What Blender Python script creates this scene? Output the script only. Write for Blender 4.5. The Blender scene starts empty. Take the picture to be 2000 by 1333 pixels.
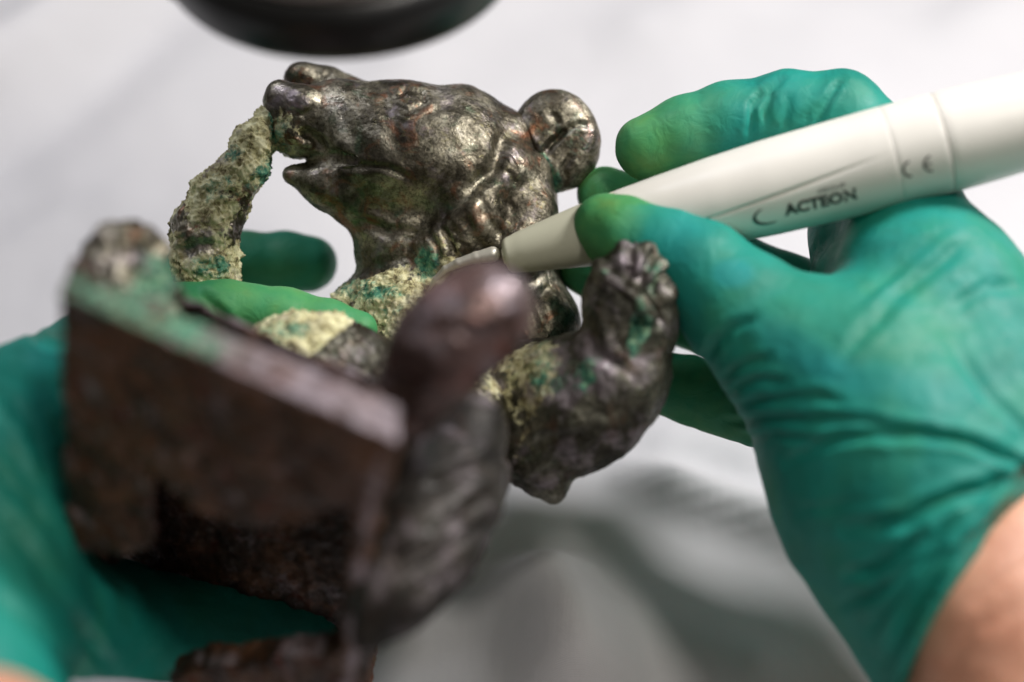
import bpy, math, random
import numpy as np
import openvdb as vdb
from mathutils import Vector, Matrix

# ------------------------------------------------------------------ camera, world, light
S = bpy.context.scene
COL = S.collection
PITCH = math.radians(48)
SC = 36.0 / 50.0 / 2000.0            # sensor width / lens / photo width
CAM = np.array([0.0, 0.0, 0.386])    # metres above the cloth
FWD = np.array([0, math.cos(PITCH), -math.sin(PITCH)])
UP = np.array([0, math.sin(PITCH), math.cos(PITCH)])
RIGHT = np.array([1.0, 0, 0])
R3 = np.stack([RIGHT, UP, -FWD], 1)

cam_d = bpy.data.cameras.new("camera")
cam = bpy.data.objects.new("camera", cam_d)
COL.objects.link(cam)
cam.matrix_world = Matrix([[*R3[0], CAM[0]], [*R3[1], CAM[1]], [*R3[2], CAM[2]], [0, 0, 0, 1]])
cam_d.lens = 50
cam_d.sensor_width = 36
cam_d.clip_start = 0.01
cam_d.clip_end = 20
cam_d.dof.use_dof = True
cam_d.dof.focus_distance = 0.394
cam_d.dof.aperture_fstop = 3.0
S.camera = cam

W = bpy.data.worlds.new("World")
S.world = W
W.use_nodes = True
wn = W.node_tree
bg = wn.nodes["Background"]
# a soft-lit room: pale ceiling overhead, darker walls and floor
tc = wn.nodes.new("ShaderNodeTexCoord")
sx = wn.nodes.new("ShaderNodeSeparateXYZ")
cr = wn.nodes.new("ShaderNodeValToRGB")
wn.links.new(tc.outputs["Generated"], sx.inputs[0])
wn.links.new(sx.outputs["Z"], cr.inputs[0])
wn.links.new(cr.outputs[0], bg.inputs[0])
cr.color_ramp.elements[0].position = 0.0
cr.color_ramp.elements[0].color = (0.09, 0.085, 0.07, 1)
cr.color_ramp.elements[1].position = 0.9
cr.color_ramp.elements[1].color = (0.80, 0.77, 0.72, 1)
bg.inputs[1].default_value = 0.24

S.view_settings.view_transform = 'Standard'
S.view_settings.look = 'None'
S.view_settings.exposure = 0
S.view_settings.gamma = 1


def w_of(v):
    """camera-frame centimetres -> world metres"""
    return CAM + np.asarray(v) @ R3.T / 100.0


def area(name, at_cm, look_cm, size, power, color):
    d = bpy.data.lights.new(name, 'AREA')
    d.shape = 'DISK'
    d.size = size
    d.energy = power
    d.color = color
    o = bpy.data.objects.new(name, d)
    COL.objects.link(o)
    a, b = Vector(at_cm), Vector(look_cm)
    o.location = a
    o.rotation_euler = (b - a).to_track_quat('-Z', 'Y').to_euler()
    return o


HEAD_W = (0.0, 0.26, 0.095)
area("work_lamp", (0.49, 0.47, 0.70), HEAD_W, 0.15, 7.0, (1.0, 0.965, 0.955))
area("back_fill", (-0.45, 0.75, 0.95), HEAD_W, 0.30, 3.2, (0.86, 0.88, 1.0))  # soft fill added at back left, not an actual window
area("fold_fill", (0.30, 0.07, 1.0), HEAD_W, 0.14, 2.5, (1.0, 0.94, 0.86))  # added fill, aimed past hand and leg to brighten the cloth fold

# ------------------------------------------------------------------ helpers


def P(x, y, D):
    """point seen at photo pixel (x, y), D centimetres along the view axis; camera frame, cm"""
    return np.array([(x - 1000) * SC * D, -(y - 666.5) * SC * D, -float(D)])


def H(n):
    n = (n ^ 61) ^ (n >> np.uint32(16))
    n = n * np.uint32(9)
    n = n ^ (n >> np.uint32(4))
    n = n * np.uint32(0x27d4eb2d)
    return n ^ (n >> np.uint32(15))


def vnoise(p, seed=0):
    """3-D value noise, -1..1"""
    i = np.floor(p).astype(np.int64)
    f = p - i
    f = f * f * f * (f * (f * 6 - 15) + 10)
    out = np.zeros(len(p))
    for dx in (0, 1):
        wx = f[:, 0] if dx else 1 - f[:, 0]
        for dy in (0, 1):
            wy = f[:, 1] if dy else 1 - f[:, 1]
            for dz in (0, 1):
                wz = f[:, 2] if dz else 1 - f[:, 2]
                k = ((i[:, 0] + dx) * 73856093 ^ (i[:, 1] + dy) * 19349663 ^ (i[:, 2] + dz) * 83492791 ^ (seed * 7919)) & 0xffffffff
                h = H(k.astype(np.uint32)).astype(np.float64) / 4294967295.0
                out += wx * wy * wz * (h * 2 - 1)
    return out


def fbm(p, scale, octv=4, seed=0, gain=0.5):
    o = np.zeros(len(p))
    a = 1.0
    for k in range(octv):
        o += a * vnoise(p * scale, seed + k)
        scale *= 2.03
        a *= gain
    return o


def sstep(a, b, x):
    t = np.clip((x - a) / (b - a), 0, 1)
    return t * t * (3 - 2 * t)


class Field:
    """signed distance sculpting on a grid (camera-frame cm)"""

    def __init__(s, lo, hi, h):
        s.h = h
        s.lo = np.array(lo, float)
        s.n = np.ceil((np.array(hi) - s.lo) / h).astype(int) + 1
        s.a = np.full(s.n, 3.0, np.float32)

    def _win(s, lo, hi):
        i0 = np.clip(np.floor((lo - s.lo) / s.h).astype(int), 0, s.n - 1)
        i1 = np.clip(np.ceil((hi - s.lo) / s.h).astype(int) + 1, 0, s.n)
        if np.any(i1 <= i0):
            return None
        sl = tuple(slice(a, b) for a, b in zip(i0, i1))
        ax = [s.lo[k] + s.h * np.arange(i0[k], i1[k]) for k in range(3)]
        X = np.stack(np.meshgrid(*ax, indexing='ij'), -1).astype(np.float32)
        return sl, X

    def _mix(s, sl, d, k, sub):
        A = s.a[sl]
        k = max(k, 1e-4)
        if sub:
            hh = np.maximum(k - np.abs(A + d), 0) / k
            s.a[sl] = np.maximum(A, -d) + hh * hh * k * 0.25
        else:
            hh = np.maximum(k - np.abs(A - d), 0) / k
            s.a[sl] = np.minimum(A, d) - hh * hh * k * 0.25

    def cone(s, a, b, ra, rb, k=0.4, sub=False, flat=1.0):
        m = max(ra, rb) + k + 0.6
        w = s._win(np.minimum(a, b) - m, np.maximum(a, b) + m)
        if w is None:
            return
        sl, X = w
        ab = b - a
        L2 = max(float(ab @ ab), 1e-9)
        t = np.clip(((X - a) @ ab) / L2, 0, 1)
        q = X - a - t[..., None] * ab
        d = np.sqrt((q ** 2).sum(-1)) - (ra + (rb - ra) * t)
        s._mix(sl, d, k, sub)

    def chain(s, pts, k=0.4, sub=False):
        """pts: (x, y, D, radius px)"""
        for p, q in zip(pts[:-1], pts[1:]):
            s.cone(P(*p[:3]), P(*q[:3]), p[3] * SC * p[2], q[3] * SC * q[2], k, sub)

    def ell(s, x, y, D, rx, ry, rz, ang=0, yaw=0, k=0.4, sub=False, pit=0):
        c = P(x, y, D)
        r = np.array([rx, ry, rz]) * SC * D
        m = r.max() + k + 0.6
        w = s._win(c - m, c + m)
        if w is None:
            return
        sl, X = w
        M = (Matrix.Rotation(math.radians(yaw), 3, 'Y') @ Matrix.Rotation(math.radians(pit), 3, 'X') @ Matrix.Rotation(math.radians(ang), 3, 'Z'))
        q = (X - c) @ np.array(M)
        k0 = np.sqrt(((q / r) ** 2).sum(-1))
        k1 = np.sqrt(((q / (r * r)) ** 2).sum(-1)) + 1e-6
        d = k0 * (k0 - 1) / k1
        s._mix(sl, d, k, sub)

    def plane(s, pt, nrm):
        """cut away everything on the side the normal points to"""
        sl, X = s._win(s.lo, s.lo + s.n * s.h)
        n = nrm / np.linalg.norm(nrm)
        s.a[sl] = np.maximum(s.a[sl], (X - pt) @ n)

    def mesh(s):
        s.a[0] = s.a[-1] = 1; s.a[:, 0] = s.a[:, -1] = 1; s.a[:, :, 0] = s.a[:, :, -1] = 1
        g = vdb.FloatGrid(3.0)
        g.copyFromArray(np.clip(s.a, -3, 3))
        pts, quads = g.convertToQuads(isovalue=0.0)
        return pts * s.h + s.lo, quads


def make_mesh(name, V, F, parent=None, origin=None, mat=None, smooth=True, attrs=None, label=None):
    """V in camera-frame cm"""
    Wd = w_of(V)
    o0 = np.array(parent.location) if parent is not None else (np.array(origin) if origin is not None else np.zeros(3))
    me = bpy.data.meshes.new(name)
    Vl = Wd - o0
    F = [tuple(int(i) for i in f) for f in F] if not isinstance(F, np.ndarray) else F
    if isinstance(F, np.ndarray):
        nf, ns = F.shape
        me.vertices.add(len(Vl))
        me.vertices.foreach_set("co", Vl.astype(np.float32).ravel())
        me.loops.add(nf * ns)
        me.loops.foreach_set("vertex_index", F.astype(np.int32).ravel())
        me.polygons.add(nf)
        me.polygons.foreach_set("loop_start", (np.arange(nf) * ns).astype(np.int32))
        me.polygons.foreach_set("loop_total", np.full(nf, ns, np.int32))
        me.update(calc_edges=True)
    else:
        me.from_pydata([tuple(v) for v in Vl], [], F)
    me.polygons.foreach_set("use_smooth", np.full(len(me.polygons), smooth))
    for k, v in (attrs or {}).items():
        a = me.attributes.new(k, 'FLOAT', 'POINT')
        a.data.foreach_set("value", np.clip(v, 0, 1).astype(np.float32))
    me.update()
    o = bpy.data.objects.new(name, me)
    COL.objects.link(o)
    if parent is not None:
        o.parent = parent
    else:
        o.location = o0
    if mat:
        me.materials.append(mat)
    if label:
        o["label"] = label
    return o


def normals(V, F):
    """vertex normals (outward)"""
    a, b, c, d = V[F[:, 0]], V[F[:, 1]], V[F[:, 2]], V[F[:, 3]]
    n = np.cross(c - a, d - b)
    N = np.zeros_like(V)
    for k in range(4):
        np.add.at(N, F[:, k], n)
    return N / (np.linalg.norm(N, axis=1)[:, None] + 1e-12)


def px(V):
    """camera-frame cm -> photo px"""
    D = -V[:, 2]
    return np.stack([1000 + V[:, 0] / (SC * D), 666.5 - V[:, 1] / (SC * D)], 1)


def seg_dist(q, pts):
    best = np.full(len(q), 1e9)
    for a, b in zip(pts[:-1], pts[1:]):
        a, b = np.array(a, float), np.array(b, float)
        ab = b - a
        t = np.clip(((q - a) @ ab) / (ab @ ab + 1e-9), 0, 1)
        best = np.minimum(best, np.linalg.norm(q - a - t[:, None] * ab, axis=1))
    return best


def seg_t(q, pts):
    """distance and 0..1 arc position"""
    L = [math.dist(a, b) for a, b in zip(pts[:-1], pts[1:])]
    T = sum(L)
    best = np.full(len(q), 1e9); tt = np.zeros(len(q)); acc = 0
    for a, b, l in zip(pts[:-1], pts[1:], L):
        a, b = np.array(a, float), np.array(b, float)
        ab = b - a
        t = np.clip(((q - a) @ ab) / (ab @ ab + 1e-9), 0, 1)
        d = np.linalg.norm(q - a - t[:, None] * ab, axis=1)
        m = d < best
        best[m] = d[m]; tt[m] = (acc + t[m] * l) / T
        acc += l
    return best, tt


def grooves(V, N, lines, face=0.05):
    """carve creases: (points px, width px, depth cm)"""
    q = px(V)
    q = q + np.stack([fbm(V, 1.6, 2, 5), fbm(V, 1.6, 2, 9)], 1) * 4
    toC = -V / np.linalg.norm(V, axis=1)[:, None]
    fac = sstep(face, face + 0.25, (N * toC).sum(1))
    disp = np.zeros(len(V))
    for pts, w, dep in lines:
        d, t = seg_t(q, pts)
        taper = np.clip(np.minimum(t, 1 - t) * 5 + 0.25, 0, 1)
        x = d / w
        prof = -np.exp(-x * x) + 0.35 * np.exp(-((x - 1.9) / 0.9) ** 2)
        disp += prof * dep * taper * fac
    return V + N * disp[:, None]


def blob(q, x, y, rx, ry=None, ang=0, soft=0.5):
    """1 inside an ellipse in the picture plane"""
    ry = ry or rx
    c, s_ = math.cos(math.radians(ang)), math.sin(math.radians(ang))
    dx, dy = q[:, 0] - x, -(q[:, 1] - y)
    u = (dx * c + dy * s_) / rx
    v = (-dx * s_ + dy * c) / ry
    return 1 - sstep(1 - soft, 1 + soft, np.sqrt(u * u + v * v))


def orient(V, F):
    """make the quads face outwards"""
    a, b, c, d = V[F[:, 0]], V[F[:, 1]], V[F[:, 2]], V[F[:, 3]]
    vol = (np.cross(b - a, c - a) * a).sum() + (np.cross(c - a, d - a) * a).sum()
    return F[:, ::-1].copy() if vol < 0 else F


def empty(name, at, label=None, cat=None):
    e = bpy.data.objects.new(name, None)
    e.empty_display_size = 0.02
    e.location = Vector(at)
    COL.objects.link(e)
    if label: e["label"] = label
    if cat: e["category"] = cat
    return e


# ------------------------------------------------------------------ materials


class NT:
    def __init__(s, name):
        s.m = bpy.data.materials.new(name)
        s.m.use_nodes = True
        s.t = s.m.node_tree
        s.b = s.t.nodes["Principled BSDF"]
        s.co = s.t.nodes.new("ShaderNodeTexCoord").outputs["Object"]

    def n(s, kind, **kw):
        x = s.t.nodes.new(kind)
        for k, v in kw.items():
            setattr(x, k, v)
        return x

    def L(s, a, b):
        s.t.links.new(a, b)

    def noise(s, scale, detail=4, rough=0.55, dist=0.0):
        x = s.n("ShaderNodeTexNoise")
        x.inputs["Scale"].default_value = scale
        x.inputs["Detail"].default_value = detail
        x.inputs["Roughness"].default_value = rough
        x.inputs["Distortion"].default_value = dist
        s.L(s.co, x.inputs["Vector"])
        return x.outputs["Fac"]

    def ramp(s, fac, stops):
        x = s.n("ShaderNodeValToRGB")
        e = x.color_ramp.elements
        while len(e) < len(stops):
            e.new(0.5)
        for el, (p, c) in zip(e, stops):
            el.position = p
            el.color = (*c, 1) if len(c) == 3 else c
        s.L(fac, x.inputs[0])
        return x.outputs[0]

    def val(s, fac, p0, p1, v0=0.0, v1=1.0):
        x = s.n("ShaderNodeMapRange")
        x.inputs[1].default_value = p0; x.inputs[2].default_value = p1
        x.inputs[3].default_value = v0; x.inputs[4].default_value = v1
        s.L(fac, x.inputs[0])
        return x.outputs[0]

    def mix(s, fac, a, b):
        x = s.n("ShaderNodeMix", data_type='RGBA')
        for v, i in ((fac, 0), (a, 6), (b, 7)):
            if hasattr(v, "is_output") or isinstance(v, bpy.types.NodeSocket):
                s.L(v, x.inputs[i])
            else:
                x.inputs[i].default_value = v if i == 0 else (*v, 1)
        return x.outputs[2]

    def math(s, op, a, b=None):
        x = s.n("ShaderNodeMath", operation=op)
        for v, i in ((a, 0), (b, 1)):
            if v is None: continue
            if isinstance(v, bpy.types.NodeSocket): s.L(v, x.inputs[i])
            else: x.inputs[i].default_value = v
        return x.outputs[0]

    def attr(s, name):
        x = s.n("ShaderNodeAttribute", attribute_name=name)
        return x.outputs["Fac"]

    def bump(s, h, strength, dist, prev=None):
        x = s.n("ShaderNodeBump")
        x.inputs["Strength"].default_value = strength
        x.inputs["Distance"].default_value = dist
        s.L(h, x.inputs["Height"])
        if prev is not None:
            s.L(prev, x.inputs["Normal"])
        return x.outputs[0]

    def vor(s, scale, feature='F1'):
        x = s.n("ShaderNodeTexVoronoi", feature=feature)
        x.inputs["Scale"].default_value = scale
        s.L(s.co, x.inputs["Vector"])
        return x.outputs["Distance"]


def bronze(name, tone=(1, 1, 1), red=0.5, gloss=0.36, metal=0.75, dark=1.0, bumpy=1.0):
    """patinated bronze; attributes crust / teal / pale place corrosion; pale also carries painted highlights"""
    m = NT(name)
    T = lambda c: tuple(x * t * dark for x, t in zip(c, tone))
    big = m.noise(70, 6, 0.62, 0.6)
    base = m.ramp(big, [(0.30, T((0.035, 0.028, 0.022))), (0.46, T((0.11, 0.10, 0.078))), (0.60, T((0.34, 0.32, 0.26))), (0.75, T((0.52, 0.50, 0.46)))])
    base = m.mix(m.val(m.noise(850, 6, 0.75), 0.46, 0.61, 0.0, 0.68), base, T((0.030, 0.028, 0.020)))
    base = m.mix(m.val(m.noise(420, 6, 0.7, 1.0), 0.56, 0.66, 0.0, 0.5), base, T((0.16, 0.15, 0.075)))
    r = m.val(m.noise(110, 5, 0.6, 1.2), 0.56, 0.70)
    base = m.mix(m.math('MULTIPLY', r, red), base, T((0.26, 0.085, 0.035)))
    g = m.val(m.noise(150, 5, 0.6, 0.4), 0.58, 0.72)
    base = m.mix(m.math('MULTIPLY', g, 0.55), base, T((0.06, 0.12, 0.075)))
    # corrosion products, then the pale tint that also serves painted light
    cr_ = m.attr("crust")
    edge = m.math('ADD', cr_, m.math('MULTIPLY', m.math('SUBTRACT', m.noise(420, 5, 0.65), 0.5), 1.3))
    crm = m.val(edge, 0.42, 0.56)
    earth = m.ramp(m.noise(260, 8, 0.72, 0.5), [(0.30, (0.035, 0.03, 0.014)), (0.41, (0.22, 0.19, 0.09)), (0.48, (0.60, 0.56, 0.30)), (0.61, (0.85, 0.83, 0.54))])
    earth = m.mix(m.val(m.noise(75, 5, 0.65, 0.7), 0.50, 0.66, 0.0, 0.6), earth, (0.15, 0.105, 0.045))
    earth = m.mix(m.val(m.noise(110, 3, 0.6), 0.60, 0.70, 0.0, 0.45), earth, (0.50, 0.58, 0.28))
    tea = m.attr("teal")
    te = m.val(m.math('ADD', tea, m.math('MULTIPLY', m.math('SUBTRACT', m.noise(330, 7, 0.72, 0.8), 0.5), 2.2)), 0.42, 0.80)
    tealc = m.ramp(m.noise(500, 4, 0.6), [(0.35, (0.012, 0.075, 0.055)), (0.52, (0.07, 0.24, 0.15)), (0.66, (0.28, 0.46, 0.28))])
    earth = m.mix(te, earth, tealc)
    tt = m.math('MULTIPLY', te, m.val(tea, 0.25, 0.6))
    col = m.mix(tt, base, tealc)
    col = m.mix(crm, col, earth)
    pale = m.val(m.math('ADD', m.attr("pale"), m.math('MULTIPLY', m.math('SUBTRACT', m.noise(120, 5, 0.65), 0.5), 3.6)), 0.2, 1.1)
    col = m.mix(m.math('MULTIPLY', pale, m.math('SUBTRACT', 1.0, tt)), col, (0.34, 0.29, 0.32))
    m.L(col, m.b.inputs["Base Color"])
    cover = m.math('MAXIMUM', crm, tt)
    m.L(m.val(cover, 0, 1, metal, 0.0), m.b.inputs["Metallic"])
    rr = m.val(m.noise(800, 5, 0.7), 0.3, 0.7, gloss - 0.12, gloss + 0.14)
    rr = m.math('ADD', rr, m.val(m.noise(130, 4, 0.6, 0.8), 0.42, 0.62, 0.0, 0.20))
    m.L(m.math('MAXIMUM', rr, m.math('MULTIPLY', cover, 0.92)), m.b.inputs["Roughness"])
    b1 = m.bump(m.noise(260, 5, 0.55), 0.15 * bumpy, 0.0012)
    b2 = m.bump(m.vor(1100), 0.25 * bumpy, 0.0003, b1)
    b3 = m.bump(m.noise(2000, 4, 0.75), 0.50 * bumpy, 0.0002, b2)
    m.L(b3, m.b.inputs["Normal"])
    return m.m


def glove_mat():
    m = NT("green_nitrile")
    v = m.noise(55, 3, 0.5, 0.3)
    teal = m.ramp(v, [(0.3, (0.006, 0.20, 0.155)), (0.5, (0.010, 0.26, 0.21)), (0.7, (0.016, 0.25, 0.175))])
    green = m.ramp(m.noise(90, 4, 0.55), [(0.3, (0.035, 0.25, 0.095)), (0.55, (0.075, 0.30, 0.10)), (0.75, (0.12, 0.30, 0.085))])
    c = m.mix(m.attr("tip"), teal, green)
    c = m.mix(m.math('MULTIPLY', m.attr("patch"), 0.6), c, (0.016, 0.31, 0.33))
    m.L(c, m.b.inputs["Base Color"])
    m.L(m.val(m.noise(200, 4), 0.3, 0.7, 0.48, 0.62), m.b.inputs["Roughness"])
    m.b.inputs["Specular IOR Level"].default_value = 0.34
    b1 = m.bump(m.noise(170, 4, 0.5, 1.5), 0.22, 0.002)
    b2 = m.bump(m.noise(3000, 2), 0.18, 0.0002, b1)
    m.L(b2, m.b.inputs["Normal"])
    return m.m


def skin_mat():
    m = NT("skin")
    c = m.ramp(m.noise(45, 5, 0.6, 0.4), [(0.3, (0.56, 0.25, 0.155)), (0.55, (0.70, 0.36, 0.24)), (0.75, (0.78, 0.46, 0.33))])
    sp = m.val(m.noise(260, 3), 0.62, 0.72, 0, 0.35)
    c = m.mix(sp, c, (0.42, 0.15, 0.08))
    m.L(c, m.b.inputs["Base Color"])
    m.b.inputs["Roughness"].default_value = 0.5
    m.b.inputs["Subsurface Weight"].default_value = 0.15
    m.b.inputs["Subsurface Radius"].default_value = (0.004, 0.0015, 0.0008)
    m.b.inputs["Subsurface Scale"].default_value = 1.0
    m.L(m.bump(m.vor(900), 0.25, 0.0004), m.b.inputs["Normal"])
    return m.m


def plain(name, col, rough=0.5, metal=0.0, var=0.06, scale=150, bump=0.1):
    m = NT(name)
    lo = tuple(max(0, c * (1 - var)) for c in col); hi = tuple(min(1, c * (1 + var)) for c in col)
    m.L(m.ramp(m.noise(scale, 5), [(0.3, lo), (0.7, hi)]), m.b.inputs["Base Color"])
    m.L(m.val(m.noise(scale * 3, 4), 0.3, 0.7, max(0.05, rough - 0.05), rough + 0.05), m.b.inputs["Roughness"])
    m.b.inputs["Metallic"].default_value = metal
    m.L(m.bump(m.noise(scale * 10, 3), bump, 0.0002), m.b.inputs["Normal"])
    return m.m


def cloth_mat():
    m = NT("white_cotton")
    m.L(m.ramp(m.noise(9, 5, 0.6), [(0.3, (0.62, 0.615, 0.63)), (0.7, (0.69, 0.685, 0.70))]), m.b.inputs["Base Color"])
    m.b.inputs["Roughness"].default_value = 0.85
    m.b.inputs["Sheen Weight"].default_value = 0.1
    wv = m.n("ShaderNodeTexWave", wave_type='BANDS'); wv.inputs["Scale"].default_value = 900
    m.L(m.co, wv.inputs["Vector"])
    wv2 = m.n("ShaderNodeTexWave", wave_type='BANDS', bands_direction='Y'); wv2.inputs["Scale"].default_value = 900
    m.L(m.co, wv2.inputs["Vector"])
    h = m.math('ADD', wv.outputs["Fac"], wv2.outputs["Fac"])
    b = m.bump(h, 0.25, 0.0002)
    m.L(m.bump(m.noise(40, 5), 0.35, 0.003, b), m.b.inputs["Normal"])
    return m.m


M_HEAD = bronze("bronze_polished_patina", gloss=0.33, metal=0.9, tone=(1.0, 0.98, 0.92), dark=1.25)
M_DARK = bronze("bronze_dark_patina", tone=(0.84, 0.86, 0.80), red=0.3, gloss=0.38, metal=0.5, dark=0.62, bumpy=0.7)
M_PURP = bronze("bronze_smooth_brown", tone=(1.0, 0.66, 0.76), red=0.5, gloss=0.30, metal=0.55, dark=0.72, bumpy=0.5)
M_SHANK = bronze("bronze_brown_black", tone=(0.9, 0.84, 0.88), red=0.3, gloss=0.50, metal=0.3, dark=0.23, bumpy=0.5)
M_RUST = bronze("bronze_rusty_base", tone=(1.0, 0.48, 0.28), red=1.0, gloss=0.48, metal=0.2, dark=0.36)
M_GLOVE = glove_mat()
M_SKIN = skin_mat()
M_CLOTH = cloth_mat()

# ------------------------------------------------------------------ cloth under everything


def build_cloth():
    n = 420
    xs = np.linspace(-0.75, 0.75, n)
    ys = np.linspace(-0.25, 1.35, n)
    X, Y = np.meshgrid(xs, ys, indexing='ij')
    p = np.stack([X.ravel(), Y.ravel(), np.zeros(X.size)], 1)
    z = 0.006 * fbm(p, 3.2, 3, 40) + 0.0016 * fbm(p, 11, 3, 50)

    def g(x, y):
        """where photo pixel (x, y) meets the table"""
        v = R3 @ P(x, y, 1.0)
        t = -CAM[2] / v[2]
        return (CAM + v * t)[:2]

    def fold(pts, width, height, asym=0.0):
        w = [tuple(g(*q)) for q in pts]
        d, t = seg_t(p[:, :2], w)
        e = np.clip(np.minimum(t, 1 - t) * 4 + 0.1, 0, 1)
        return height * np.exp(-(d / width) ** 2) * e

    z += fold([(1150, 1500), (1065, 1200), (1050, 1100)], 0.017, 0.026)
    z += fold([(1180, 930), (1330, 985), (1560, 1060), (1750, 1150)], 0.008, 0.014)
    z += fold([(1230, 880), (1400, 890), (1540, 930)], 0.009, 0.005)
    z += fold([(980, 1400), (1250, 1290), (1600, 1420)], 0.02, 0.014)
    z += fold([(-150, 230), (60, 110), (300, -60)], 0.02, 0.020)
    z += fold([(-150, 420), (100, 250), (420, -20)], 0.018, -0.006)
    z += fold([(700, 190), (900, 60), (1050, -60)], 0.016, 0.006)
    z += fold([(1150, 110), (1300, 60), (1500, -80)], 0.02, 0.006)
    z += fold([(1800, 100), (1950, 20), (2100, -120)], 0.02, 0.007)
    z += fold([(-100, 560), (150, 420), (330, 380)], 0.012, 0.003)
    V = np.stack([p[:, 0], p[:, 1], z], 1)
    i = np.arange(n - 1)
    I, J = np.meshgrid(i, i, indexing='ij')
    a = (I * n + J).ravel()
    F = np.stack([a, a + n, a + n + 1, a + 1], 1)
    Vc = (V - CAM) @ R3 * 100
    o = make_mesh("table_cloth", Vc, F, origin=(0, 0.5, 0), mat=M_CLOTH)
    o["label"] = "white cotton cloth with soft folds spread out beneath the figurine and the gloved hands"
    o["category"] = "cloth"
    return o


build_cloth()

# ------------------------------------------------------------------ bronze bear figurine
bear = empty("bear_figurine", w_of(P(640, 1100, 31)),
             "small corroded bronze bear with round ears and open jaws seated on a hollow plinth", "figurine")
DS = 1.4          # how far behind the focal plane the middle of head and trunk lies


def finish(F_, mat, name, parent, lines=(), rough=0.03, masks=None, label=None, crust_h=0.10, lump=0.0):
    V, Q = F_.mesh()
    Q = orient(V, Q.astype(np.int64))
    N = normals(V, Q)
    if lump:
        V = V + N * (fbm(V, 0.9, 2, 3) * lump)[:, None]
    V = grooves(V, N, lines)
    q = px(V)
    at = masks(q, V, N) if masks else {}
    cr_ = np.clip(at.get("crust", np.zeros(len(V))), 0, 1)
    d = rough * fbm(V, 2.4, 3, 11) + rough * 0.35 * fbm(V, 9.0, 2, 21)
    gr = 0.40 * np.maximum(fbm(V, 4.5, 2, 31), -0.3) + 0.6 * np.maximum(fbm(V, 10, 2, 32), -0.1) + 0.6 * np.maximum(fbm(V, 19, 1, 33), 0)
    d = d + cr_ * crust_h * gr
    V = V + N * d[:, None]
    return make_mesh(name, V, Q, parent=parent, mat=mat, attrs={k: at.get(k, np.zeros(len(V))) for k in ("crust", "teal", "pale")}, label=label)


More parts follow.
